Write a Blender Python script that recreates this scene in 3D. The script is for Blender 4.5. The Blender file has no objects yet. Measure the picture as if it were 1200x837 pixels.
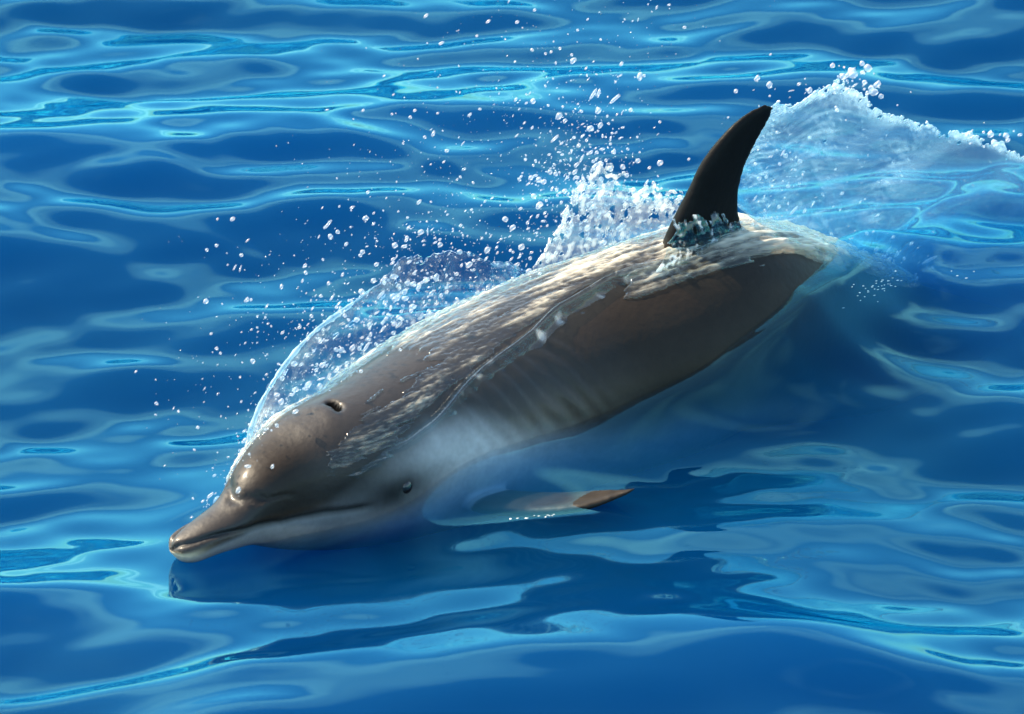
import bpy, bmesh, math, random
import numpy as np
from mathutils import Vector, Matrix

random.seed(7)
rng = np.random.default_rng(7)
R = math.radians
SC = bpy.context.scene
COL = SC.collection

# ------------------------------------------------------------------ camera
PITCH, DIST, WIDTH = R(27), 11.0, 1.5
cam_d = bpy.data.cameras.new('camera')
cam = bpy.data.objects.new('camera', cam_d)
COL.objects.link(cam)
cam.location = (0, -DIST*math.cos(PITCH), DIST*math.sin(PITCH))
cam.rotation_euler = (math.pi/2 - PITCH, 0, 0)
cam_d.sensor_width = 36
cam_d.lens = 36 / (WIDTH / DIST)
cam_d.clip_end = 3000
cam_d.dof.use_dof = True
cam_d.dof.focus_distance = DIST-.05
cam_d.dof.aperture_fstop = 11
SC.camera = cam

# ------------------------------------------------------------------ sky and sun
SUN_EL, SUN_AZ = R(47), R(-66)          # azimuth from +Y (away from the camera), negative = to the left
sun_dir = Vector((math.sin(SUN_AZ)*math.cos(SUN_EL), math.cos(SUN_AZ)*math.cos(SUN_EL), math.sin(SUN_EL)))
world = bpy.data.worlds.new('World')
SC.world = world
world.use_nodes = True
wn = world.node_tree.nodes
sky = wn.new('ShaderNodeTexSky')
sky.sky_type = 'NISHITA'
sky.sun_disc = False
sky.sun_elevation = SUN_EL
sky.sun_rotation = SUN_AZ
sky.air_density = 1.0
sky.dust_density = 0.9
sky.ozone_density = 1.5
wl = world.node_tree.links
def wnode(t, **kw):
    n = wn.new(t)
    for k, v in kw.items(): setattr(n, k, v)
    return n
tcw = wnode('ShaderNodeTexCoord')
sepw = wnode('ShaderNodeSeparateXYZ'); wl.new(tcw.outputs['Generated'], sepw.inputs[0])
addw = wnode('ShaderNodeMath', operation='ADD'); wl.new(sepw.outputs['Z'], addw.inputs[0]); addw.inputs[1].default_value = .12
mxw = wnode('ShaderNodeMath', operation='MAXIMUM'); wl.new(addw.outputs[0], mxw.inputs[0]); mxw.inputs[1].default_value = .1
dvw = wnode('ShaderNodeVectorMath', operation='DIVIDE'); wl.new(tcw.outputs['Generated'], dvw.inputs[0]); wl.new(mxw.outputs[0], dvw.inputs[1])
nzw = wnode('ShaderNodeTexNoise'); nzw.inputs['Scale'].default_value = 1.1; nzw.inputs['Detail'].default_value = 3; nzw.inputs['Roughness'].default_value = .5
wl.new(dvw.outputs[0], nzw.inputs['Vector'])
mrw = wnode('ShaderNodeMapRange'); mrw.inputs['From Min'].default_value = .53; mrw.inputs['From Max'].default_value = .68; mrw.inputs['To Max'].default_value = .6
wl.new(nzw.outputs['Fac'], mrw.inputs['Value'])
deep = wnode('ShaderNodeMix', data_type='RGBA', blend_type='MULTIPLY'); deep.inputs['Factor'].default_value = 1   # a very clear, deep blue day
wl.new(sky.outputs[0], deep.inputs[6]); deep.inputs[7].default_value = (.72, .97, 1, 1)
mixw = wnode('ShaderNodeMix', data_type='RGBA')
wl.new(mrw.outputs[0], mixw.inputs['Factor']); wl.new(deep.outputs[2], mixw.inputs[6]); mixw.inputs[7].default_value = (7.6, 8.6, 8.9, 1)   # thin fair-weather clouds
wl.new(mixw.outputs[2], wn['Background'].inputs['Color'])
wn['Background'].inputs['Strength'].default_value = 0.15
sl = bpy.data.lights.new('sun', 'SUN')
sl.energy = 5.0
sl.angle = R(0.5)
sl.color = (1.0, 0.83, 0.60)
sun = bpy.data.objects.new('sun', sl)
COL.objects.link(sun)
sun.rotation_euler = sun_dir.to_track_quat('Z', 'Y').to_euler()
SC.view_settings.view_transform = 'Standard'
SC.view_settings.look = 'None'
SC.view_settings.gamma = 1
SC.view_settings.exposure = 1.62
cy = SC.cycles
cy.use_denoising = True
cy.max_bounces = 8
cy.volume_bounces = 2
cy.transparent_max_bounces = 24
cy.transmission_bounces = 6
cy.glossy_bounces = 3
cy.caustics_reflective = False
cy.caustics_refractive = False

# ------------------------------------------------------------------ helpers
CY, SY = math.cos(PITCH), math.sin(PITCH)
def P(px, py, z=0.0):
    """the point at height z that the photograph shows at pixel (px, py) of 1200 x 837"""
    k = WIDTH / DIST / 1200
    x, y = (px - 600)*k, (418.5 - py)*k
    d = Vector((x, CY + y*SY, -SY + y*CY))
    t = (z - cam.location.z) / d.z
    return cam.location + d*t

def Pn(px, py, z): return np.array(P(px, py, z))

def link(name, me, mat=None, parent=None):
    o = bpy.data.objects.new(name, me)
    COL.objects.link(o)
    if mat: me.materials.append(mat)
    if parent: o.parent = parent
    return o

def tag(o, label=None, cat=None, group=None, kind=None):
    if label: o['label'] = label
    if cat: o['category'] = cat
    if group: o['group'] = group
    if kind: o['kind'] = kind
    return o

def mesh_np(name, verts, quads=None, tris=None, smooth=True):
    me = bpy.data.meshes.new(name)
    verts = np.asarray(verts, np.float32)
    loops, starts, n = [], [], 0
    if quads is not None and len(quads):
        q = np.asarray(quads, np.int32); loops.append(q.ravel()); starts.append(np.arange(len(q))*4 + n); n += q.size
    if tris is not None and len(tris):
        t = np.asarray(tris, np.int32); loops.append(t.ravel()); starts.append(np.arange(len(t))*3 + n); n += t.size
    loops = np.concatenate(loops); starts = np.concatenate(starts)
    me.vertices.add(len(verts)); me.vertices.foreach_set('co', verts.ravel())
    me.loops.add(len(loops)); me.loops.foreach_set('vertex_index', loops.astype(np.int32))
    me.polygons.add(len(starts)); me.polygons.foreach_set('loop_start', starts.astype(np.int32))
    me.update(calc_edges=True)
    if smooth: me.polygons.foreach_set('use_smooth', np.ones(len(starts), bool))
    me.validate()
    return me

def grid_quads(nu, nv, wrap=False):
    i = np.arange(nu-1)[:, None]*nv
    j = np.arange(nv if wrap else nv-1)[None, :]
    j2 = (j+1) % nv
    return np.stack([i+j, i+j2, i+nv+j2, i+nv+j], -1).reshape(-1, 4)

_perm = np.random.default_rng(3).permutation(256)
_perm = np.concatenate([_perm, _perm, _perm])
_grad = np.random.default_rng(4).normal(size=(256, 3)); _grad /= np.linalg.norm(_grad, axis=1)[:, None]
def noise(p):
    """gradient noise, p = (n, 3) array"""
    p = np.asarray(p, float)
    i = np.floor(p).astype(int); f = p - i; i &= 255
    u = f*f*f*(f*(f*6-15)+10)
    out = 0
    for dx in (0, 1):
        for dy in (0, 1):
            for dz in (0, 1):
                h = _perm[_perm[_perm[i[:, 0]+dx]+i[:, 1]+dy]+i[:, 2]+dz]
                g = _grad[h]
                d = f - (dx, dy, dz)
                w = (u[:, 0] if dx else 1-u[:, 0])*(u[:, 1] if dy else 1-u[:, 1])*(u[:, 2] if dz else 1-u[:, 2])
                out = out + w*(g*d).sum(1)
    return out*1.6

def fbm(p, o=3):
    a, s, r = 1, 0, 0
    p = np.asarray(p, float)
    for k in range(o):
        r = r + a*noise(p*2**k + 17.3*k); s += a; a *= .5
    return r/s

def sstep(a, b, x):
    t = np.clip((x-a)/(b-a), 0, 1)
    return t*t*(3-2*t)

def mat_new(name):
    m = bpy.data.materials.new(name); m.use_nodes = True
    n = m.node_tree.nodes; n.clear()
    return m, n, m.node_tree.links

# ------------------------------------------------------------------ materials
def fresnel(n, l, ior):
    """the same reflectance from above and from below (the light is not bent on its way through)"""
    fr = n.new('ShaderNodeFresnel'); ge = n.new('ShaderNodeNewGeometry')
    mr = n.new('ShaderNodeMapRange'); mr.inputs['To Min'].default_value = ior; mr.inputs['To Max'].default_value = 1/ior
    l.new(ge.outputs['Backfacing'], mr.inputs['Value']); l.new(mr.outputs[0], fr.inputs['IOR'])
    return fr

def water_surface(name, volume=False, ior=1.38, rough=0.01):
    m, n, l = mat_new(name)
    out = n.new('ShaderNodeOutputMaterial')
    fr = fresnel(n, l, ior)
    tr = n.new('ShaderNodeBsdfTransparent')
    gl = n.new('ShaderNodeBsdfGlossy'); gl.inputs['Roughness'].default_value = rough; gl.inputs['Color'].default_value = (.32, .95, 1, 1)
    mx = n.new('ShaderNodeMixShader')
    l.new(fr.outputs[0], mx.inputs[0]); l.new(tr.outputs[0], mx.inputs[1]); l.new(gl.outputs[0], mx.inputs[2])
    l.new(mx.outputs[0], out.inputs['Surface'])
    if volume:
        vs = n.new('ShaderNodeVolumeScatter'); vs.inputs['Color'].default_value = (0.002, 0.36, 0.82, 1); vs.inputs['Density'].default_value = 1.25
        vs.inputs['Anisotropy'].default_value = 0.0
        va = n.new('ShaderNodeVolumeAbsorption'); va.inputs['Color'].default_value = (0.0, 0.42, 0.69, 1); va.inputs['Density'].default_value = 10.0
        ad = n.new('ShaderNodeAddShader')
        l.new(vs.outputs[0], ad.inputs[0]); l.new(va.outputs[0], ad.inputs[1]); l.new(ad.outputs[0], out.inputs['Volume'])
        m.cycles.homogeneous_volume = True
    return m
M_WATER = water_surface('sea_water', True)

def skin_material():
    m, n, l = mat_new('dolphin_skin')
    out = n.new('ShaderNodeOutputMaterial')
    b = n.new('ShaderNodeBsdfPrincipled')
    at = n.new('ShaderNodeAttribute'); at.attribute_name = 'pigment'
    l.new(at.outputs['Color'], b.inputs['Base Color'])
    b.inputs['Roughness'].default_value = 0.5
    b.inputs['Coat Weight'].default_value = 0.10
    wm = n.new('ShaderNodeMath'); wm.operation = 'MULTIPLY'; wm.inputs[1].default_value = .32; l.new(at.outputs['Alpha'], wm.inputs[0]); l.new(wm.outputs[0], b.inputs['Specular IOR Level'])
    wc = n.new('ShaderNodeMath'); wc.operation = 'MULTIPLY'; wc.inputs[1].default_value = .22; l.new(at.outputs['Alpha'], wc.inputs[0]); l.new(wc.outputs[0], b.inputs['Coat Weight'])
    b.inputs['Coat Roughness'].default_value = 0.18
    b.inputs['Coat IOR'].default_value = 1.33
    tc = n.new('ShaderNodeTexCoord')
    nz = n.new('ShaderNodeTexNoise'); nz.inputs['Scale'].default_value = 90; nz.inputs['Detail'].default_value = 4
    l.new(tc.outputs['Object'], nz.inputs['Vector'])
    bp = n.new('ShaderNodeBump'); bp.inputs['Strength'].default_value = 0.22; bp.inputs['Distance'].default_value = 0.004
    l.new(nz.outputs['Fac'], bp.inputs['Height']); l.new(bp.outputs[0], b.inputs['Normal'])
    l.new(b.outputs[0], out.inputs[0])
    return m
M_SKIN = skin_material()

def simple(name, col, rough=.4, **kw):
    m, n, l = mat_new(name)
    out = n.new('ShaderNodeOutputMaterial'); b = n.new('ShaderNodeBsdfPrincipled')
    b.inputs['Base Color'].default_value = (*col, 1); b.inputs['Roughness'].default_value = rough
    for k, v in kw.items(): b.inputs[k].default_value = v
    l.new(b.outputs[0], out.inputs[0])
    return m
M_EYE = simple('dark_eye', (0.012, 0.008, 0.006), 0.08)

# ------------------------------------------------------------------ the dolphin: spine and profile
# ridge line (top of the back), given as photograph pixel and height above the water
RIDGE = [(206,632,.045),(240,611,.062),(274,588,.078),(294,548,.116),(320,513,.138),(352,488,.150),(393,471,.158),(500,405,.165),(620,345,.178),(770,292,.190),
         (850,272,.185),(932,290,.105),(1030,328,-.030),(1110,350,-.17),(1180,365,-.30)]
rp = np.array([Pn(*c) for c in RIDGE])
def catmull(pts, n):
    p = np.vstack([2*pts[0]-pts[1], pts, 2*pts[-1]-pts[-2]])
    out = []
    for i in range(1, len(p)-2):
        t = np.linspace(0, 1, n, endpoint=False)[:, None]
        a, b, c, d = p[i-1], p[i], p[i+1], p[i+2]
        out.append(.5*((2*b)+(-a+c)*t+(2*a-5*b+4*c-d)*t*t+(-a+3*b-3*c+d)*t**3))
    out.append(pts[-1:])
    return np.vstack(out)
PROF = np.array([  # s, top, bottom, half width
 (0.000,.014,.021,.023),(0.010,.019,.030,.030),(0.05,.022,.034,.031),(0.09,.026,.045,.035),(0.112,.030,.048,.038),
 (0.128,.045,.051,.043),(0.145,.066,.056,.049),(0.17,.088,.063,.057),(0.21,.106,.074,.072),(0.28,.120,.094,.096),(0.40,.133,.122,.124),
 (0.55,.148,.145,.146),(0.75,.162,.160,.160),(0.95,.165,.165,.158),(1.15,.150,.150,.126),(1.35,.125,.122,.084),
 (1.55,.096,.092,.052),(1.75,.066,.060,.036),(1.92,.036,.030,.020),(2.02,.014,.012,.012)])
# straight-ish centre line: ridge minus the local top height
rid = catmull(rp, 40)
seg = np.linalg.norm(np.diff(rid, axis=0), axis=1)
# length along the horizontal heading, so that the melon step does not stretch s
hd = rid[-1]-rid[0]; hd[2] = 0; hd /= np.linalg.norm(hd)
raw = np.concatenate([[0], np.cumsum(np.linalg.norm(np.diff(rid, axis=0)*np.array([1, 1, .55]), axis=1))])
SLEN = 2.02
if raw[-1] < SLEN:
    ext = rid[-1] + (rid[-1]-rid[-30])/np.linalg.norm(rid[-1]-rid[-30])*(SLEN-raw[-1]+.02)
    rid = np.vstack([rid, ext]); raw = np.append(raw, SLEN+.01)
S = np.linspace(0, SLEN, 420)
ridge = np.stack([np.interp(S, raw, rid[:, k]) for k in range(3)], 1)
top = np.interp(S, PROF[:, 0], PROF[:, 1]); bot = np.interp(S, PROF[:, 0], PROF[:, 2]); wid = np.interp(S, PROF[:, 0], PROF[:, 3])
def smooth1(a, k):
    ker = np.hanning(k+2)[1:-1]; ker /= ker.sum()
    pad = np.concatenate([2*a[0]-a[1:k//2+1][::-1], a, 2*a[-1]-a[-k//2:-1][::-1]]) if a.ndim == 1 else None
    return np.convolve(pad, ker, 'same')[k//2:k//2+len(a)]
cen = ridge.copy(); cen[:, 2] -= top
cen = np.stack([smooth1(cen[:, k], 45) for k in range(3)], 1)
top = ridge[:, 2]-cen[:, 2]
top = smooth1(top, 5); bot = smooth1(bot, 9); wid = smooth1(wid, 9)
box = 1-.24*np.exp(-((S-.20)/.085)**2)
tan = np.gradient(cen, axis=0); tan /= np.linalg.norm(tan, axis=1)[:, None]
ROLL = R(4)
zup = np.array([0, 0, 1.])
side = np.cross(zup, tan); side /= np.linalg.norm(side, axis=1)[:, None]       # towards the camera or away
if side[100] @ np.array([0, -1, 0]) < 0: side = -side                          # left flank, towards the camera
up = np.cross(side, tan)
up *= np.sign(up[:, 2])[:, None]
c_, s_ = math.cos(ROLL), math.sin(ROLL)
up, side = up*c_ + side*s_, side*c_ - up*s_
print('SPINE', raw[-1], cen[::60].round(3).tolist())

def ring_pt(i, a, off=0.0):
    ca, sa = np.cos(a), np.sin(a)
    sa = np.sign(sa)*np.abs(sa)**box[i]; ca = np.where(ca > 0, np.abs(ca)**box[i], ca)
    rv = np.where(ca > 0, top[i], bot[i])
    return cen[i] + up[i]*((rv+off)*ca)[..., None] + side[i]*((wid[i]+off)*sa)[..., None]

ridge_pts = cen+up*top[:, None]
def at_s(s):
    return int(round(np.clip(s, 0, SLEN)/SLEN*419))

def spine_coords(p):
    """s (m), angle from the ridge towards the left flank, relative radius"""
    si = np.empty(len(p), int)
    for k in range(0, len(p), 20000):
        d = ((p[k:k+20000, None, :]-cen[None, ::2])**2).sum(2)
        si[k:k+20000] = d.argmin(1)*2
    d = p-cen[si]
    sv = S[si]+(d*tan[si]).sum(1)
    y = (d*up[si]).sum(1); x = (d*side[si]).sum(1)
    ang = np.arctan2(x/wid[si], y/np.where(y > 0, top[si], bot[si]))
    rel = np.hypot(x/wid[si], y/np.where(y > 0, top[si], bot[si]))
    return sv, ang, rel, si
def pix_to_body(px, py):
    a = np.array(cam.location); d = Pn(px, py, 0)-a; d /= np.linalg.norm(d)
    ts = np.linspace(DIST-1.2, DIST+1.2, 1600)
    pts = a+ts[:, None]*d
    s_, an, re, _ = spine_coords(pts)
    k = np.argmax(re < 1) if (re < 1).any() else re.argmin()
    return s_[k], math.degrees(an[k])
def body_line(pts):
    a = np.array([pix_to_body(*p) for p in pts])
    return a[np.argsort(a[:, 0])]
MOUTH = body_line([(208,639),(225,635),(250,628),(290,620),(329,611),(380,601),(438,592)])
BELLY = body_line([(440,590),(478,545),(505,503),(560,493),(620,501),(700,497),(760,488),(810,474)])
CREASE = body_line([(277,585),(290,587),(310,587),(345,582)])
EYE_AT, BLOW_AT = pix_to_body(478,571), pix_to_body(393,474)
print('EYE', EYE_AT, 'BLOW', BLOW_AT); print('MOUTH', MOUTH.round(3).tolist()); print('BELLY', BELLY.round(3).tolist()); print('CREASE', CREASE.round(3).tolist())
print('RAW', [round(float(raw[k*40]), 3) for k in range(len(RIDGE))])

def body_mesh():
    NA = 72
    A = np.linspace(0, 2*math.pi, NA, endpoint=False)
    ii = np.arange(0, 420, 2)
    V = []
    for i in ii: V.append(ring_pt(np.full(NA, i), A))
    V = np.vstack(V)
    q = grid_quads(len(ii), NA, True)
    n = len(V)
    V = np.vstack([V, cen[0]-tan[0]*.012, cen[-1]])
    t = [(n, (j+1) % NA, j) for j in range(NA)]
    b0 = (len(ii)-1)*NA
    t += [(n+1, b0+j, b0+(j+1) % NA) for j in range(NA)]
    return V, q, np.array(t)

def fin_shell(sections, n=20):
    """sections: list of (leading point, trailing point, thickness direction, half thickness) -> closed shell"""
    V = []
    th = np.linspace(0, 2*math.pi, n, endpoint=False)
    u = .5-.5*np.cos(th)                     # 0 leading, 1 trailing
    prof = np.sign(np.sin(th))*np.abs(np.sin(th))**.8*(1.25-.75*u)
    for le, te, d, h in sections:
        V.append(np.outer(1-u, le)+np.outer(u, te)+np.outer(prof*h, d))
    m = len(V)
    V = np.vstack(V)
    q = grid_quads(m, n, True)
    k = len(V)
    V = np.vstack([V, V[:n].mean(0), V[-n:].mean(0)])
    t = [(k, (j+1) % n, j) for j in range(n)]+[(k+1, (m-1)*n+j, (m-1)*n+(j+1) % n) for j in range(n)]
    return V, q, np.array(t)

def catm1(tab, n):
    return catmull(np.array(tab, float), n)

def on_plane(px, py, o, nrm):
    """where the line of sight of a photograph pixel meets the plane through o"""
    a = np.array(cam.location); d = Pn(px, py, 0)-a
    return a+d*(((o-a)@nrm)/(d@nrm))

def dorsal():
    i = at_s(0.93)
    o, d = ridge_pts[i], side[i]
    tab = catm1([(765,335,872,335,.026),(778,287,876,290,.022),(793,252,867,254,.0175),(808,222,866,226,.014),(820,196,872,199,.0125),
                 (836,172,881,178,.0105),(856,149,892,158,.008),(876,132,902,141,.0055),(897,121,909,126,.003)], 6)
    return fin_shell([(on_plane(r[0], r[1], o, d), on_plane(r[2], r[3], o, d), d, max(r[4], .002)) for r in tab])

def flipper(sgn):
    i = at_s(.44)
    root = cen[i]+side[i]*wid[i]*.62*sgn-up[i]*bot[i]*.62
    b, u, sd = tan[i], up[i], side[i]*sgn
    out = b*.62+sd*.70-u*(.02 if sgn > 0 else .4); out /= np.linalg.norm(out)
    ch = b*.85-sd*.52; ch /= np.linalg.norm(ch)
    nrm = np.cross(out, ch); nrm /= np.linalg.norm(nrm)
    tab = catm1([(-.04,.0,.115,.016),(.0,.0,.115,.015),(.06,.012,.11,.012),(.12,.034,.098,.0095),(.18,.068,.076,.007),(.225,.105,.04,.005),(.245,.13,.012,.003)], 5)
    return fin_shell([(root+out*r[0]+ch*(r[1]-.05), root+out*r[0]+ch*(r[1]-.05+r[2]), nrm, max(r[3], .002)) for r in tab])

def fluke(sgn):
    i = at_s(1.93)
    b, u, sd = tan[i], up[i], side[i]*sgn
    tab = catm1([(-.02,-.03,.13,.016),(.03,-.01,.13,.014),(.09,.03,.10,.010),(.15,.075,.075,.007),(.21,.125,.045,.005),(.245,.165,.015,.003)], 5)
    return fin_shell([(cen[i]+sd*r[0]+b*r[1], cen[i]+sd*r[0]+b*(r[1]+r[2]), u, max(r[3], .002)) for r in tab])

def near_flipper():
    tab = catm1([(520,585,-.07,548,560,-.07,.014),(556,598,-.014,600,574,-.014,.013),(615,604,-.007,655,577,-.005,.012),(680,598,.010,703,574,.012,.009),(728,582,.025,733,573,.026,.005),(746,573,.033,747,571,.033,.003)], 5)
    return fin_shell([(Pn(*r[0:3]), Pn(*r[3:6]), np.array([.0, -.35, .94]), max(r[6], .002)) for r in tab])

parts = [body_mesh(), dorsal(), near_flipper(), flipper(-1), fluke(1), fluke(-1)]
V, Q, T, n = [], [], [], 0
for v, q, t in parts:
    V.append(v); Q.append(q+n); T.append(t+n); n += len(v)
raw_me = mesh_np('raw', np.vstack(V), np.vstack(Q), np.vstack(T))
bm = bmesh.new(); bm.from_mesh(raw_me)
bmesh.ops.recalc_face_normals(bm, faces=bm.faces); bm.to_mesh(raw_me); bm.free()
tmp = link('raw', raw_me)
md = tmp.modifiers.new('r', 'REMESH'); md.mode = 'VOXEL'; md.voxel_size = .0036
md = tmp.modifiers.new('s', 'SMOOTH'); md.factor = .5; md.iterations = 14
dg = bpy.context.evaluated_depsgraph_get()
body_me = bpy.data.meshes.new_from_object(tmp.evaluated_get(dg))
bpy.data.objects.remove(tmp); bpy.data.meshes.remove(raw_me)
body_me.name = 'dolphin_body'
nv = len(body_me.vertices)
co = np.empty(nv*3, np.float32); body_me.vertices.foreach_get('co', co); co = co.reshape(-1, 3).astype(float)
nor = np.empty(nv*3, np.float32); body_me.vertices.foreach_get('normal', nor); nor = nor.reshape(-1, 3).astype(float)

sv, ang, rel, si = spine_coords(co)
deg = np.degrees(ang)
adeg = np.abs(deg)

# mouth line, blowhole, eye socket
ma = np.interp(sv, MOUTH[:, 0], MOUTH[:, 1])
arc = np.radians(adeg-ma)*np.maximum(wid[si], .02)
mline = np.exp(-(arc/.0045)**2)*sstep(MOUTH[-1, 0]+.01, MOUTH[-1, 0]-.02, sv)
co -= nor*(mline*.005)[:, None]
EYE_S, EYE_A = EYE_AT
eye_d = np.hypot(sv-EYE_S, np.radians(adeg-EYE_A)*wid[si])
co += nor*(np.exp(-(eye_d/.03)**2)*.005)[:, None]
co -= nor*(np.exp(-(eye_d/.011)**2)*.007)[:, None]
BL_S = BLOW_AT[0]
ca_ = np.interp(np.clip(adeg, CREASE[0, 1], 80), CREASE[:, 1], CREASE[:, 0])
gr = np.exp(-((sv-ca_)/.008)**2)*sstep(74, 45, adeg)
co -= nor*(gr*.0045)[:, None]
bx, by = (sv-BL_S), np.radians(deg)*wid[si]
bl = np.exp(-((bx+.25*np.abs(by))/.0052)**2-(by/.0135)**4)
co -= nor*(bl*.012)[:, None]
lip = np.exp(-((bx+.018+.25*np.abs(by))/.014)**2-(by/.035)**2)
co += nor*(lip*.0012)[:, None]
band_relief = sstep(.40, .50, sv)*sstep(.80, .66, sv)*sstep(24, 38, deg)*sstep(84, 66, deg)  # flank relief shaped so the sun draws bands, standing in for caustics
fph = (sv-deg*.0012)/.034
co += nor*(band_relief*.0022*np.sin(2*math.pi*(fph+.7*noise(np.stack([sv*9, deg*.02, sv*0], 1))))*(.5+.9*np.abs(noise(np.stack([sv*14, sv*0, sv*0+3], 1)))))[:, None]
body_me.vertices.foreach_set('co', co.astype(np.float32).ravel())
# pigment: dark cape over the back, grey flank, pale belly
n1 = fbm(co*9, 4); n2 = fbm(co*45, 3); n3 = noise(co*np.array([160, 160, 160]))
cape = np.array([.017, .0115, .0075]); flank = np.array([.050, .032, .019]); belly = np.array([.38, .38, .36])
capeb = np.interp(sv, [0, .15, .3, .6, 1.0, 1.3, 2], [66, 84, 80, 60, 66, 70, 90])+n1*12
belb = np.interp(sv, np.concatenate([[0, .12, .20, .28, .33], BELLY[2:, 0], [1.1, 1.3, 2]]), np.concatenate([[97, 96, 88, 72, 60], BELLY[2:, 1]+np.interp(BELLY[2:, 0], [.42, .7], [0, 12]), [122, 126, 128]]))+n1*5
w1 = sstep(-9, 9, adeg-capeb)[:, None]; soft = np.interp(sv, [0, .15, .3, .5, 2], [1, 1.2, 2.2, 2.6, 1.5])
w2 = sstep(-6, 8, (adeg-belb)/soft)[:, None]
rear = sstep(.58, .85, sv+.05*n1)[:, None]
pig = cape*(1-w1)+flank*(1-.62*rear)*w1
pig = pig*(1-w2)+belly*(.42+.58*sstep(.22, .34, sv))[:, None]*w2
fin = sstep(1.05, 1.16, rel)*sstep(60, 30, adeg)*(sv > .7)
pig = pig*(1-fin[:, None])+np.array([.007, .0065, .006])*fin[:, None]
flp = sstep(1.1, 1.2, rel)*(adeg > 80)*(sv < .95)
pig = pig*(1-flp[:, None])+np.array([.020, .0145, .010])*(flp*(1+.5*n2))[:, None]
tip = np.exp(-(np.maximum(sv, 0)/.026)**2)*sstep(70, 100, adeg)
pig = pig*(1-tip[:, None])+np.array([.72, .55, .32])*tip[:, None]
lips = sstep(.28, .16, sv)*sstep(98, 106, adeg)*.5
pig = pig*(1-lips[:, None])+np.array([.36, .31, .25])*lips[:, None]
patch = np.exp(-((sv-EYE_S+.018)/.078)**2-(np.radians(adeg-EYE_A)*wid[si]/.042)**2)
pig *= (1-.95*patch)[:, None]
pig *= (1-.85*np.clip(mline, 0, 1))[:, None]
pig *= (1-.97*sstep(.02, .2, bl))[:, None]  # shade inside the blowhole, painted near black into the colour
pig *= (1-.6*gr)[:, None]  # shade of the groove behind the beak, painted into the colour
pig *= (1+.22*n1+.16*n2+.10*n3)[:, None]
pig = np.clip(pig, .003, .8)
wet = np.clip(1-.65*rear[:, 0]-.6*flp-.2*np.clip(fin, 0, 1)-np.clip(sstep(.05, .3, bl), 0, 1)-.75*patch-.6*np.exp(-((sv-.155)/.05)**2), 0, 1)
ca = body_me.color_attributes.new('pigment', 'FLOAT_COLOR', 'POINT')
ca.data.foreach_set('color', np.concatenate([pig, wet[:, None]], 1).astype(np.float32).ravel())
body_me.polygons.foreach_set('use_smooth', np.ones(len(body_me.polygons), bool))
body_me.update()
dolphin = link('dolphin', body_me, M_SKIN)
body_me.materials.clear(); body_me.materials.append(M_SKIN)
tag(dolphin, 'grey brown dolphin breaking the blue water with its curved dorsal fin up', 'dolphin')

def uv_sphere(name, r, nu=24, nv_=14):
    th = np.linspace(0, math.pi, nv_); ph = np.linspace(0, 2*math.pi, nu, endpoint=False)
    v = np.stack([np.outer(np.sin(th), np.cos(ph)), np.outer(np.sin(th), np.sin(ph)), np.outer(np.cos(th), np.ones(nu))], -1).reshape(-1, 3)*r
    return mesh_np(name, v, grid_quads(nv_, nu, True))
eye_me = uv_sphere('eye', .0145); eye_me.materials.append(M_EYE)
for sg in (1, -1):
    i = at_s(EYE_S)
    e = bpy.data.objects.new('eye', eye_me); COL.objects.link(e); e.parent = dolphin
    e.location = ring_pt(np.array([i]), np.array([R(EYE_A)*sg]), -.0115)[0]

# ------------------------------------------------------------------ the sea
def sea_axis(lo, hi, step, far):
    a = list(np.arange(lo, hi+1e-6, step))
    s, x = step, a[-1]
    while x < far: s *= 1.16; x += s; a.append(x)
    s, x = step, a[0]
    b = []
    while x > -far: s *= 1.16; x -= s; b.append(x)
    return np.array(b[::-1]+a)
ax = sea_axis(-1.05, 1.05, .005, 900); ay = sea_axis(-1.0, 1.5, .005, 900)
X, Y = np.meshgrid(ax, ay, indexing='ij')
spac = np.maximum(np.gradient(ax)[:, None], np.gradient(ay)[None, :])
H = np.zeros_like(X)
wr = np.random.default_rng(11)
# (wavelength, slope) bands; crests run mostly across the picture, turned a little
for lam, slope, cnt, ang0, spread in [(1.5,.075,5,88,18),(.62,.085,9,100,17),(.33,.092,14,98,17),(.20,.088,20,97,18),(.125,.088,26,96,20),(.08,.038,22,96,28),(.05,.007,16,92,40)]:
    for k in range(cnt):
        L = lam*math.exp(wr.normal()*.18)
        a = R(ang0+wr.normal()*spread)
        kx, ky = math.cos(a)*2*math.pi/L, math.sin(a)*2*math.pi/L
        amp = slope*math.sqrt(2/cnt)*L/(2*math.pi)
        H += amp*np.sin(kx*X+ky*Y+wr.uniform(0, 6.28))*np.clip((L/spac-3)/3, 0, 1)
fine = (np.abs(X) < 1.3) & (np.abs(Y) < 1.6)
fx, fy = X[fine], Y[fine]
flat = np.stack([fx, fy, np.zeros_like(fx)], 1)
# calm the chop close to the body, then add the swell the animal pushes up
dist = np.full(len(fx), 9.); si_w = np.zeros(len(fx), int)
for k in range(0, len(fx), 20000):
    d = (fx[k:k+20000, None]-cen[None, ::2, 0])**2+(fy[k:k+20000, None]-cen[None, ::2, 1])**2
    a = d.argmin(1); si_w[k:k+20000] = a*2; dist[k:k+20000] = np.sqrt(d[np.arange(len(a)), a])
s_w = S[si_w]
near = (((fx-cen[si_w, 0])*side[si_w, 0]+(fy-cen[si_w, 1])*side[si_w, 1]) > 0)
tt = np.maximum(dist-wid[si_w], 0)
h = H[fine]
calm = .75*np.exp(-(tt/.10)**2)*np.interp(cen[si_w, 2], [-.2, -.05], [0, 1])
B = np.interp(s_w, [0, .12, .22, .32, .42, .7, 1.1, 1.3, 1.5, 2], [0, .0, .006, .026, .060, .058, .072, .045, .01, 0])*np.where(near, 1, .5)
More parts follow.
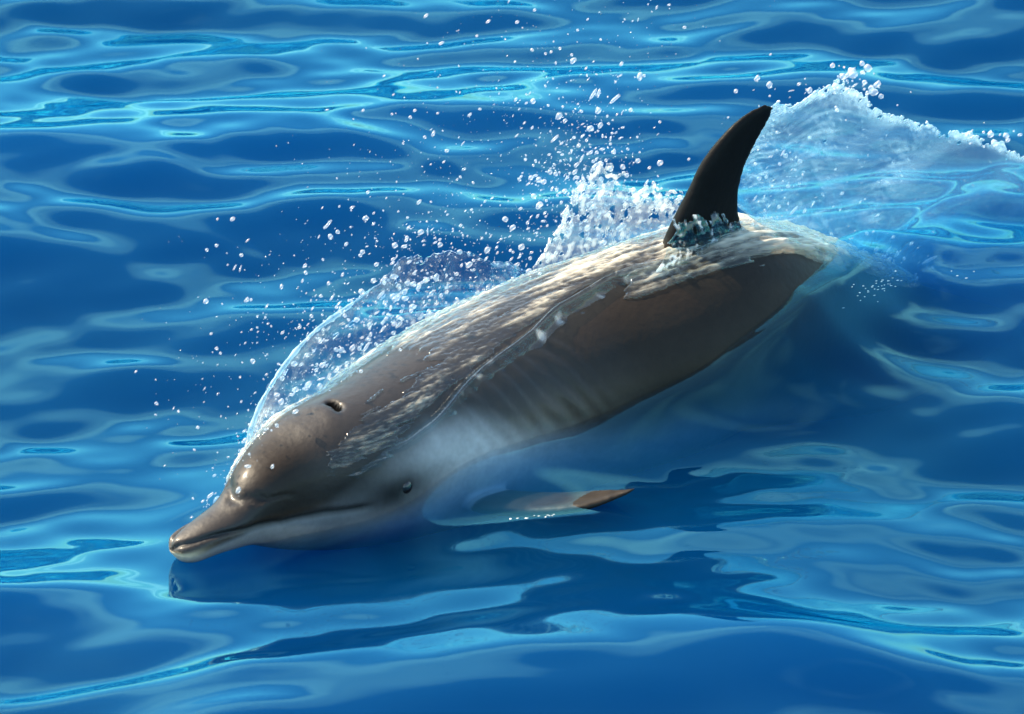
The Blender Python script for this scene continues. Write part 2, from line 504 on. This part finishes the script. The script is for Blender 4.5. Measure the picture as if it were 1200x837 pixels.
def soften(v, k):
    a = np.zeros_like(H); a[fine] = v
    i0, i1 = np.where(fine.any(1))[0][[0, -1]]; j0, j1 = np.where(fine.any(0))[0][[0, -1]]
    g = a[i0:i1+1, j0:j1+1]
    ker = np.hanning(2*k+3)[1:-1]; ker /= ker.sum()
    for ax_ in (0, 1):
        g = np.apply_along_axis(lambda r: np.convolve(np.pad(r, k, 'edge'), ker, 'valid'), ax_, g)
    a[i0:i1+1, j0:j1+1] = g
    return a[fine]
h *= 1-soften(calm, 9)
B2 = np.interp(s_w, [0, .28, .38, .5, .66, .92, 1.1, 1.3, 1.45, 2], [0, 0, .020, .018, .0, .012, .048, .05, .02, 0])*near
h += soften(B*np.exp(-(tt/.105)**2), 9)+soften(B2*np.exp(-(tt/.045)**2), 4)
def crest(p0, p1, amp, w_up, w_dn, ph):
    """a low ridge of water from pixel p0 to p1"""
    a, b = Pn(*p0, 0)[:2], Pn(*p1, 0)[:2]
    t = b-a; Ln = np.linalg.norm(t); t /= Ln
    nrm = np.array([-t[1], t[0]])
    q = np.stack([fx, fy], 1)-a
    u = (q@t)/Ln
    v = q@nrm+.03*noise(np.stack([u*3+ph, np.zeros_like(u), np.full_like(u, ph)], 1))
    win = sstep(-.15, .2, u)*sstep(1.2, .75, u)
    return amp*np.exp(-np.where(v > 0, (v/w_up)**2, (v/w_dn)**2))*win
ctr = Pn(590,690,0)
wk = np.exp(-((fx-ctr[0])/.58)**2-((fy-ctr[1])/.36)**2)
h *= 1-.80*wk
h += crest((130,893), (1060,787), .082, .34, .15, 1.3)
h += crest((380,990), (1030,880), .034, .11, .09, 4.1)
# the wake: short oblique ripples below and beside the animal
for k in range(16):
    L = .17*math.exp(wr.normal()*.3); a = R(112+wr.normal()*22)
    kx, ky = math.cos(a)*2*math.pi/L, math.sin(a)*2*math.pi/L
    h += wk*.046*math.sqrt(2/16)*L/(2*math.pi)*np.sin(kx*fx+ky*fy+wr.uniform(0, 6.28))
H[fine] = h
nx, ny = X.shape
V = np.stack([X, Y, H], -1).reshape(-1, 3)
q = grid_quads(nx, ny)[:, ::1]
# close the volume: border loop down to a floor far below
DEPTH = 30
idx = np.arange(nx*ny).reshape(nx, ny)
loop = np.concatenate([idx[:, 0], idx[-1, 1:], idx[-2::-1, -1], idx[0, -2:0:-1]])
low = V[loop].copy(); low[:, 2] = -DEPTH
m = len(loop); b = len(V)
V = np.vstack([V, low, [[0, 0, -DEPTH]]])
j = np.arange(m); j2 = (j+1) % m
sk = np.stack([loop[j], b+j, b+j2, loop[j2]], -1)
ft = np.stack([b+j2, b+j, np.full(m, b+m)], -1)
sea_me = mesh_np('water', V, np.vstack([q[:, ::-1], sk[:, ::-1]]), ft[:, ::-1])
bm = bmesh.new(); bm.from_mesh(sea_me); bmesh.ops.recalc_face_normals(bm, faces=bm.faces)
bm.to_mesh(sea_me); bm.free()
sea = link('water', sea_me, M_WATER)
tag(sea, kind='structure')

# ------------------------------------------------------------------ splashing water
def glassy(name, tint, milk, froth_col=(.86, .88, .88), milk_col=None, gloss=.10, ior=1.33, gcol=(1, 1, 1)):
    """clear or milky thrown water; the mesh attribute froth turns it into white aerated foam"""
    m, n, l = mat_new(name)
    out = n.new('ShaderNodeOutputMaterial')
    at = n.new('ShaderNodeAttribute'); at.attribute_name = 'froth'
    tr = n.new('ShaderNodeBsdfTransparent'); tr.inputs['Color'].default_value = (*tint, 1)
    df = n.new('ShaderNodeBsdfDiffuse'); df.inputs['Color'].default_value = (*froth_col, 1)
    tl = n.new('ShaderNodeBsdfTranslucent'); tl.inputs['Color'].default_value = (*froth_col, 1)
    if milk_col:
        mc = n.new('ShaderNodeMix'); mc.data_type = 'RGBA'; l.new(at.outputs['Fac'], mc.inputs['Factor'])
        mc.inputs[6].default_value = (*milk_col, 1); mc.inputs[7].default_value = (*froth_col, 1)
        l.new(mc.outputs[2], df.inputs['Color']); l.new(mc.outputs[2], tl.inputs['Color'])
    fo = n.new('ShaderNodeMixShader'); fo.inputs[0].default_value = .45
    l.new(df.outputs[0], fo.inputs[1]); l.new(tl.outputs[0], fo.inputs[2])
    mr = n.new('ShaderNodeMapRange'); mr.inputs['To Min'].default_value = milk; mr.inputs['To Max'].default_value = .97
    l.new(at.outputs['Fac'], mr.inputs['Value'])
    m1 = n.new('ShaderNodeMixShader')
    l.new(mr.outputs[0], m1.inputs[0]); l.new(tr.outputs[0], m1.inputs[1]); l.new(fo.outputs[0], m1.inputs[2])
    fr = fresnel(n, l, ior)
    gl = n.new('ShaderNodeBsdfGlossy'); gl.inputs['Roughness'].default_value = gloss; gl.inputs['Color'].default_value = (*gcol, 1)
    m2 = n.new('ShaderNodeMixShader')
    l.new(fr.outputs[0], m2.inputs[0]); l.new(m1.outputs[0], m2.inputs[1]); l.new(gl.outputs[0], m2.inputs[2])
    l.new(m2.outputs[0], out.inputs[0])
    return m
M_FOAM = glassy('foamy_film', (.93, .95, .95), 0.0, (.95, .84, .64), gloss=.09)
M_VEIL = glassy('thrown_veil', (.74, .90, .96), .05, (.84, .88, .88), (.38, .64, .76), gloss=.25, gcol=(.45, .85, .95))
M_BURST = glassy('burst_water', (.84, .94, .97), .10, (.88, .90, .88), gloss=.15)
M_CLEAR = glassy('clear_sheet', (.90, .97, 1.0), .0, gloss=.02)
def drop_material():
    m, n, l = mat_new('water_drop')
    out = n.new('ShaderNodeOutputMaterial')
    tr = n.new('ShaderNodeBsdfTransparent'); tr.inputs['Color'].default_value = (.92, .97, 1, 1)
    t = n.new('ShaderNodeBsdfTranslucent'); t.inputs['Color'].default_value = (.88, .94, 1, 1)
    d = n.new('ShaderNodeBsdfDiffuse'); d.inputs['Color'].default_value = (.9, .92, .92, 1)
    gl = n.new('ShaderNodeBsdfGlossy'); gl.inputs['Roughness'].default_value = .12
    fr = fresnel(n, l, 1.4)
    a = n.new('ShaderNodeMixShader'); a.inputs[0].default_value = .5
    b = n.new('ShaderNodeMixShader'); b.inputs[0].default_value = .26
    c = n.new('ShaderNodeMixShader')
    l.new(t.outputs[0], a.inputs[1]); l.new(d.outputs[0], a.inputs[2])
    l.new(tr.outputs[0], b.inputs[1]); l.new(a.outputs[0], b.inputs[2])
    l.new(fr.outputs[0], c.inputs[0]); l.new(b.outputs[0], c.inputs[1]); l.new(gl.outputs[0], c.inputs[2]); l.new(c.outputs[0], out.inputs[0])
    return m
M_DROP = drop_material()

def set_froth(me, f):
    a = me.attributes.new('froth', 'FLOAT', 'POINT'); a.data.foreach_set('value', np.clip(f, 0, 1).astype(np.float32))

def drop_dead(V, Q, keep):
    """forget unused vertices; returns V, Q and the index of the kept ones"""
    Q = Q[keep]
    used = np.unique(Q); mp = np.full(len(V), -1); mp[used] = np.arange(len(used))
    return V[used], mp[Q], used

def skin_patch(name, s0, s1, a0, a1, ds, na, fn, mat):
    """a layer of water on the animal: fn(s, angle in degrees, point) -> thickness (negative = none), froth"""
    sv_ = np.arange(s0, s1, ds); av = np.linspace(a0, a1, na)
    fi = sv_/SLEN*419; i0 = np.minimum(fi.astype(int), 418); w = (fi-i0)[:, None, None]
    A = np.broadcast_to(np.radians(av), (len(sv_), na))
    def ring(i):
        ca, sa = np.cos(A), np.sin(A)
        bx_ = box[i][:, None]
        sa = np.sign(sa)*np.abs(sa)**bx_; ca = np.where(ca > 0, np.abs(ca)**bx_, ca)
        rv = np.where(ca > 0, top[i][:, None], bot[i][:, None])
        return cen[i][:, None]+up[i][:, None]*(rv*ca)[..., None]+side[i][:, None]*(wid[i][:, None]*sa)[..., None]
    pts = ring(i0)*(1-w)+ring(i0+1)*w
    nn = np.cross(np.gradient(pts, axis=0), np.gradient(pts, axis=1)); nn /= np.linalg.norm(nn, axis=2)[..., None]
    mid = cen[i0][:, None]
    nn *= np.sign(((pts-mid)*nn).sum(2))[..., None]
    ss = np.repeat(sv_, na); aa = np.tile(av, len(sv_))
    p = pts.reshape(-1, 3)
    th, fr = fn(ss, aa, p)
    v = p+nn.reshape(-1, 3)*np.maximum(th, -.004)[:, None]
    q = grid_quads(len(sv_), na)
    keep = (th[q] > -.002).any(1)
    v, q, used = drop_dead(v, q, keep)
    me = mesh_np(name, v, q); set_froth(me, fr[used])
    return link(name, me, mat)

LIP = np.array([pix_to_body(*p) for p in [(405,560),(450,527),(500,492),(530,462),(560,432),(620,388),(650,362),(700,335),(740,318),(790,306)]])
LIP = LIP[np.argsort(LIP[:, 0])]
print('LIP', LIP.round(2).tolist())
def lip_at(s): return np.interp(s, LIP[:, 0], LIP[:, 1])

def flow(p, s, a, along, across):
    return np.stack([s*along, np.radians(a)*.15*across, np.zeros_like(s)], 1)

def back_foam(s, a, p):
    w = flow(p, s, a, 1, 1)
    la = lip_at(s)
    big = fbm(np.stack([s*7, a*.045, s*0+3], 1), 3)
    fine_ = fbm(np.stack([s*34-a*.06, a*.50, s*0], 1), 3)
    sm_ = sstep(1.0, 1.1, s)
    fine_ = fine_*(1-sm_)+sm_*(.8*fbm(np.stack([s*15, a*.13, s*0+4], 1), 3)+.25*fine_)
    tiny = noise(np.stack([s*90, a*.9, s*0+9], 1))
    # much foam on the far shoulder, a band beside the lip, little on the bare ridge behind the blowhole
    far = sstep(-12, -34, a+8*big)*sstep(.16, .24, s)
    band = np.exp(-((a-la+15+6*big)/13)**2)*sstep(.19, .25, s)*(1-.35*sstep(.45, .5, s))
    mid = sstep(.40, .55, s)*sstep(la+2, la-8, a)*.95
    hump = sstep(.80, .90, s)*sstep(1.55, 1.35, s)*np.exp(-(a/60)**2)*1.15
    melon = np.exp(-((s-.17)/.045)**2)*sstep(-28, -55, a)
    tailr = sstep(1.0, 1.1, s)*sstep(1.55, 1.42, s)*sstep(40, 12, a)*1.7
    c = np.clip(np.maximum.reduce([far, band*1.1, mid, hump, melon, tailr]), 0, 1.5)
    c *= sstep(-118, -95, a)*sstep(la+30, la+4, a) if True else 1
    streak = fbm(np.stack([s*11-a*.045, a*.24, s*0+11], 1), 4)
    thin = noise(np.stack([s*85-a*.14, a*.70, s*0+13], 1))
    mound = np.exp(-((s-.96)/.13)**2-(a/20)**2)
    tl_ = np.clip(tailr, 0, 1)
    t = .85*c-.42+.80*big+.42*streak+.12*fine_          # how much water stands here
    th = np.where((t > 0) & (c > .10), .0018+.0045*np.minimum(t, .8)+.0014*fine_*sstep(0, .2, t)+.0013*tiny+.0007*thin+.006*mound*(.6+streak)+tl_*(.006+.010*fine_), -.003)
    fr = sstep(.04, .8, t)*np.clip(.13+1.0*streak+.35*thin+.25*fine_+.75*big, 0, .9)+.55*tl_*np.clip(.5+fine_, 0, 1)+.25*mound*np.clip(.4+thin+streak, 0, 1)
    return th, fr
fo = skin_patch('foam_film', .135, 1.60, -120, 70, .0022, 250, back_foam, M_FOAM)
tag(fo, 'white foam and runnels streaming over the back of the dolphin', 'foam', kind='stuff')

def flank_film(s, a, p):
    la = lip_at(s)
    e = np.radians(a-la)*.15                        # metres below the edge
    rag = .006*noise(np.stack([s*9, s*0, s*0], 1))
    e = e+rag
    n_ = noise(np.stack([s*16, a*.06, s*0+2], 1)); n2_ = noise(np.stack([s*34-a*.12, a*.22, s*0+6], 1))
    rim = .015*np.exp(-((e-.008)/.0075)**2)
    apron = .034+.022*n_+.012*n2_
    body = .0075*sstep(apron, apron*.3, e)-.004
    th = np.where(e > 0, rim+body*sstep(0, .012, e), -.004)
    w_ = sstep(1.02, .92, s)*sstep(.26, .34, s+.05*n_+.03*n2_)
    th = th*w_-.003*(1-w_)
    fr = .4*sstep(.3, .7, n2_+.3*n_)*np.exp(-((e-.022)/.014)**2)*sstep(1.0, .9, s)
    return th, fr
fl = skin_patch('water_film', .26, 1.62, -5, 118, .0025, 220, flank_film, M_CLEAR)
tag(fl, 'clear film of water with a thick wavy rim sliding over the flank', 'water film')

def sheet(name, base, topp, mat, nu, nv, bulge, seed, ragged, froth, rough=.006, thick=.003):
    """thrown water between a foot line and a crest line; bulge = (x, y, z) bow of its middle"""
    base, topp = catm1(base, 30), catm1(topp, 30)
    def res(c, n_):
        L = np.concatenate([[0], np.cumsum(np.linalg.norm(np.diff(c, axis=0), axis=1))]); t = np.linspace(0, L[-1], n_)
        return np.stack([np.interp(t, L, c[:, k]) for k in range(3)], 1)
    b, t = res(base, nu), res(topp, nu)
    v = np.linspace(0, 1, nv)[None, :, None]
    g = b[:, None]*(1-v)+t[:, None]*v+np.array(bulge)*np.sin(v*math.pi)
    U, W = np.meshgrid(np.linspace(0, 1, nu), np.linspace(0, 1, nv), indexing='ij')
    U, W = U.ravel(), W.ravel()
    nn = np.cross(np.gradient(g, axis=0), np.gradient(g, axis=1)); nn /= np.linalg.norm(nn, axis=2)[..., None]
    p = g.reshape(-1, 3)
    dsp = rough*(fbm(p*14+seed, 3)*1.6+.5*fbm(p*60+seed, 2))
    p = p+nn.reshape(-1, 3)*dsp[:, None]
    hole = ragged(U, W, p)                          # > 0 where there is water
    q = grid_quads(nu, nv)
    keep = (hole[q] > 0).all(1)
    pv, q, used = drop_dead(p, q, keep)
    me = mesh_np(name, pv, q); set_froth(me, froth(U, W, p)[used])
    o = link(name, me, mat)
    md = o.modifiers.new('thickness', 'SOLIDIFY'); md.thickness = thick; md.offset = 0
    return o

# rooster tail behind the dorsal fin: stands on the far side of the tail stock
hdir = np.array([tan[230][0], tan[230][1], 0]); hdir /= np.linalg.norm(hdir)
pn = np.array([-hdir[1], hdir[0], 0])
o_t = Pn(1050, 318, 0)-pn*0
def tailp(px, py, back=0): return on_plane(px, py, o_t, pn)+0
base = [tailp(868,245), tailp(930,285), tailp(1000,318), tailp(1060,330), tailp(1130,335), tailp(1230,340), tailp(1300,345)]
topc = [tailp(884,185), tailp(912,118), tailp(950,108), tailp(995,84), tailp(1040,118), tailp(1110,142), tailp(1170,158), tailp(1240,195), tailp(1300,225)]
def rag_t(U, W, p):
    e = 1-W-.06*(1+1.5*fbm(p*30, 4))-.10*np.maximum(fbm(p*110, 2), 0)
    return e-np.where(fbm(p*np.array([60, 60, 60])+5, 2) > .62, 1, 0)*(U < .5)
def fr_t(U, W, p):
    edge = sstep(.87-.08*sstep(.5, .2, U), .96, W)
    stre = np.exp(-((U-.10)/.05)**2)*.8+np.exp(-((U-.40-.10*W)/.03)**2)*.5+np.exp(-((U-.25)/.06)**2)*.4
    low = sstep(.25, .0, W)*sstep(.75, .3, U)
    n_ = fbm(np.stack([U*26+W*10, W*9-U*5, U*0], 1), 3); n2_ = noise(np.stack([U*150, W*50, U*0], 1))
    al, ac = (U*.55+W*.30), (U*.55*.55-W*.25)              # along and across the slanting streaks
    st = noise(np.stack([al*14, ac*150, U*0+2], 1)); st2 = noise(np.stack([al*30, ac*330, U*0+7], 1))
    gr_ = noise(np.stack([U*11-W*2, W*2.5, U*0+5], 1))
    return (edge*(.50+.5*n2_+.4*n_)+.6*(stre+low*.8)*(.10+.6*n_+.4*n2_+.3*st)+sstep(.8, .1, U)*(.16*np.maximum(st, 0)+.16*np.maximum(st2, 0))
            +.14*np.maximum(gr_, 0)+.22*sstep(.5, .8, n2_))
ts_ = sheet('splash_sheet', base, topc, M_VEIL, 420, 220, pn*.05, 3, rag_t, fr_t, .004)
tag(ts_, 'wide blue veil of water with a frothy white crest behind the dorsal fin', 'splash')

# spray thrown up in front of the dorsal fin
o_f = cen[at_s(.90)]+np.array([0, 0, 0])-side[at_s(.9)]*.10
def finp(px, py): return on_plane(px, py, o_f, pn)
base = [finp(635,345), finp(680,335), finp(730,320), finp(780,310), finp(815,290)]
topc = [finp(645,292), finp(672,235), finp(690,180), finp(715,160), finp(745,190), finp(790,203), finp(812,225)]
def rag_f(U, W, p):
    return 1-W-.24*(1+1.4*fbm(p*42, 3))-.2*np.maximum(noise(p*130), 0)-np.where(fbm(p*70+4, 2) > .42-.3*W, 1, 0)*(W > .15)
def fr_f(U, W, p):
    n_ = fbm(p*60, 3); n2_ = noise(p*170)
    st = noise(np.stack([U*40-W*22, U*9+W*9, U*0+3], 1))
    return -.06+.75*n_+.5*n2_+.45*st+.28*sstep(.45, .8, W)+.25*sstep(.35, .1, U)
fs = sheet('splash_sheet', base, topc, M_BURST, 320, 240, pn*.03, 8, rag_f, fr_f, .007)
tag(fs, 'ragged white burst of spray leaping up in front of the dorsal fin', 'splash')

o_w = ridge_pts[at_s(.95)]-pn*.030
def wrap(px, py): return on_plane(px, py, o_w, pn)
ws = sheet('splash_sheet', [wrap(768,318), wrap(800,316), wrap(840,312), wrap(880,312), wrap(915,308)], [wrap(780,266), wrap(803,238), wrap(833,240), wrap(864,238), wrap(905,264)], M_CLEAR, 220, 160, -pn*.012, 12,
           lambda U, W, p: 1-W-.20*(1+1.2*fbm(p*45, 3))-.10*np.maximum(noise(p*110), 0)-np.where(noise(np.stack([U*26+W*3, W*4, U*0+8], 1)) > .42, 1, 0),
           lambda U, W, p: -.12+1.1*fbm(np.stack([U*24+W*4, W*3, U*0], 1), 3)+.5*noise(p*150)+.25*sstep(.4, .0, W), .0035, .0016)
tag(ws, 'torn runnels of white water falling round the foot of the dorsal fin', 'splash')

# clear bow sheet peeling off the head and shoulder
o_h = cen[at_s(.35)]-side[at_s(.35)]*.10
hn = np.array([-tan[at_s(.4)][1], tan[at_s(.4)][0], 0]); hn /= np.linalg.norm(hn)
def headp(px, py): return on_plane(px, py, o_h, hn)
BASE_H = [headp(278,580), headp(330,520), headp(390,478), headp(450,430), headp(520,385), headp(590,350), headp(625,340)]
RIM_H = [headp(272,572), headp(285,535), headp(302,482), headp(328,436), headp(365,392), headp(405,362), headp(440,335), headp(462,308),
         headp(478,296), headp(520,292), headp(560,304), headp(600,328)]
def rag_h(U, W, p):
    return 1.01-W-.10*sstep(.45, .7, U)*(1+1.6*fbm(p*40, 3))-np.where(U > .62, .3*np.maximum(fbm(p*30, 2), 0), 0)-np.where(fbm(p*45, 2) > .5, 1, 0)*(W < .8)
def fr_h(U, W, p):
    n_ = fbm(p*70, 3); n2_ = noise(p*190)
    return sstep(.22, .0, U)*(.35+.9*n_+.4*n2_)+sstep(.4, .05, W)*(-.1+.9*n_+.5*n2_)+.4*sstep(.55, .85, n2_+.3*n_)
hs = sheet('splash_sheet', BASE_H, RIM_H, M_CLEAR, 260, 160, -hn*0+np.array([0, .03, .01]), 5, rag_h, fr_h, .006)
tag(hs, 'clear curved sheet of water peeling off the forehead with a bright rim', 'splash')
def tube(name, pts, rad, mat, parent=None, n=8, froth=.35):
    c = catm1(pts, 12); m_ = len(c)
    t = np.gradient(c, axis=0); t /= np.linalg.norm(t, axis=1)[:, None]
    a = np.cross(t, np.array([0, 0, 1.])+0*t); a /= np.linalg.norm(a, axis=1)[:, None]
    b_ = np.cross(t, a)
    th = np.linspace(0, 2*math.pi, n, endpoint=False)
    r = rad*np.clip(1+.9*noise(c*30)+.6*noise(c*90), .35, 2.4)*np.minimum(1, np.minimum(np.arange(m_), np.arange(m_)[::-1])/8+.15)
    v = c[:, None]+(a[:, None]*np.cos(th)[None, :, None]+b_[:, None]*np.sin(th)[None, :, None])*r[:, None, None]
    me = mesh_np(name, v.reshape(-1, 3), grid_quads(m_, n, True)); set_froth(me, np.full(m_*n, froth)+.3*noise(v.reshape(-1, 3)*80))
    return link(name, me, mat, parent)
tube('rim', RIM_H[1:7], .0030, M_VEIL, hs)

# ------------------------------------------------------------------ drops in the air
ico = bmesh.new(); bmesh.ops.create_icosphere(ico, subdivisions=1, radius=1)
IV = np.array([v.co[:] for v in ico.verts]); IF = np.array([[v.index for v in f.verts] for f in ico.faces]); ico.free()
ico = bmesh.new(); bmesh.ops.create_icosphere(ico, subdivisions=2, radius=1)
IV2 = np.array([v.co[:] for v in ico.verts]); IF2 = np.array([[v.index for v in f.verts] for f in ico.faces]); ico.free()
K = WIDTH/1200
dr = np.random.default_rng(21)
vel = np.array([.62, .25, .55]); vel /= np.linalg.norm(vel)
def on_spray(px, py, dep): return on_plane(px, py, o_h+hn*dep, hn)
def cloud(cx, cy_, sx, sy, rot, n_, r0, r1, dsp=.05):
    out = []
    c, s_ = math.cos(rot), math.sin(rot)
    for k in range(int(n_*1.4)):
        a, b = dr.normal()*sx, dr.normal()*sy
        px, py = cx+a*c-b*s_, cy_+a*s_+b*c
        r = .6*r0*(1.7*r1/r0)**(dr.random()**3.0)
        out.append((on_spray(px, py, dr.normal()*dsp), r*K))
    return out
up30 = -math.radians(32)
ZONES = {'head': ('glinting drop of water flying up in front of the forehead', 'drops flying up before the head'),
         'shoulder': ('glinting drop of water flung up beside the clear sheet over the shoulder', 'drops flung up over the shoulder'),
         'burst': ('white drop of water thrown up left of the ragged burst by the dorsal fin', 'drops thrown up by the spray burst'),
         'high': ('small bright drop of water hanging high above the back against the open sea', 'drops hanging high over the back'),
         'tail': ('bright drop of water by the frothy crest behind the dorsal fin', 'drops along the crest behind the fin')}
clouds = []
for zone, args in [('shoulder', (450,370,70,38,up30,560,.6,3.4)), ('shoulder', (360,400,70,70,up30,190,.6,3.0)), ('head', (330,480,55,16,-.9,280,.6,3.2)),
                   ('shoulder', (560,330,60,30,up30,220,.7,3.6)), ('burst', (655,215,28,60,.35,280,.6,3.5)), ('burst', (690,200,30,40,.2,300,.6,3.4)), ('high', (560,180,130,70,up30,360,.5,2.3)),
                   ('high', (640,80,130,50,up30,210,.45,2.0)), ('head', (250,585,12,16,0,16,1.2,4)), ('head', (280,610,25,10,0,14,.8,2.4)), ('head', (230,470,40,60,0,45,.5,2.4)),
                   ('shoulder', (480,275,70,16,.0,80,.7,3.0)), ('burst', (720,250,40,40,0,180,.6,3.4)), ('head', (300,540,12,30,.4,120,.7,3.2))]:
    clouds += [c+(zone,) for c in cloud(*args)]
def tail_cloud(cx, cy_, sx, sy, n_, r0, r1):
    return [(tailp(cx+dr.normal()*sx, cy_+dr.normal()*sy)+pn*dr.normal()*.015-pn*.01, r0*(r1/r0)**(dr.random()**2.2)*K, 'tail') for k in range(n_)]
clouds += tail_cloud(905,215,14,45,80,.7,3)+tail_cloud(960,105,40,8,40,.8,4)+tail_cloud(1000,92,12,10,40,1,5)+tail_cloud(1000,240,40,50,60,.7,3)+tail_cloud(1160,158,20,8,22,1,5)+tail_cloud(1030,305,30,10,60,.8,4)
big = sorted(clouds, key=lambda c: -c[1])
def shaped(c, r, iv):
    st = 1+dr.random()**2*2.0*min(1, (1.3*K/r)**1.2)
    if dr.random() < .14: r, st = r*.55, 3.0+2.5*dr.random()          # a thread of water
    ax_ = vel+dr.normal(size=3)*.25; ax_ /= np.linalg.norm(ax_)
    v = iv*(1+(.30+.10*(r > 1.8*K))*noise(iv*1.6+dr.random(3)*50))[:, None]*r
    return v+np.outer(v@ax_, ax_)*(st-1)+0*c
NBIG = 150
for c, r, zone in big[:NBIG]:
    v = shaped(c, r, IV2)
    me = mesh_np('water_drop', v, tris=IF2)
    o = link('water_drop', me, M_DROP); o.location = c
    tag(o, ZONES[zone][0], 'water drop', ZONES[zone][1])
V, T, n = [], [], 0
for c, r, zone in big[NBIG:]:
    V.append(shaped(c, r, IV)+c); T.append(IF+n); n += len(IV)
sp = link('spray', mesh_np('spray', np.vstack(V), tris=np.vstack(T)), M_DROP)
tag(sp, 'fine spray of small drops hanging over the head and back', 'spray', kind='stuff')

# ------------------------------------------------------------------ froth lying on the water beside the body
def sea_z(x, y):
    i = np.clip(np.searchsorted(ax, x)-1, 0, len(ax)-2); j = np.clip(np.searchsorted(ay, y)-1, 0, len(ay)-2)
    u = (x-ax[i])/(ax[i+1]-ax[i]); w = (y-ay[j])/(ay[j+1]-ay[j])
    return H[i, j]*(1-u)*(1-w)+H[i+1, j]*u*(1-w)+H[i, j+1]*(1-u)*w+H[i+1, j+1]*u*w
def on_sea(px, py):
    z = 0.0
    for k in range(4):
        p = Pn(px, py, z); z = float(sea_z(p[0], p[1]))
    p = Pn(px, py, z); return p
V, T, n = [], [], 0
flat_dir = np.array([.93, .30, 0])
for pts, wpx, cnt, r1 in [([(575,603),(610,607),(650,604)], 2.5, 45, .6), ([(985,354),(1030,336),(1060,328),(1110,322)], 9, 70, .6)]:
    c = catmull(np.array(pts, float), 40)
    for k in range(cnt):
        q = c[dr.integers(len(c))]+dr.normal(size=2)*np.array([wpx*1.6, wpx*.5])
        if noise(np.array([[q[0]*.03, q[1]*.06, 1.5]]))[0] < -.12: continue
        o = on_sea(*q); r = .5*(r1/.5)**(dr.random()**1.6)*K
        v = IV*(1+.4*noise(IV*1.6+dr.random(3)*50))[:, None]*r
        v = v+np.outer(v@flat_dir, flat_dir)*(.6+2.2*dr.random())
        v[:, 2] *= .6
        V.append(v+o); T.append(IF+n); n += len(IV)
M_FROTH = simple('sea_froth', (.86, .85, .80), .3)
sf = link('surface_foam', mesh_np('surface_foam', np.vstack(V), tris=np.vstack(T)), M_FROTH)
tag(sf, 'thin scatter of froth on the water by the flipper and the tail stock', 'foam', kind='stuff')
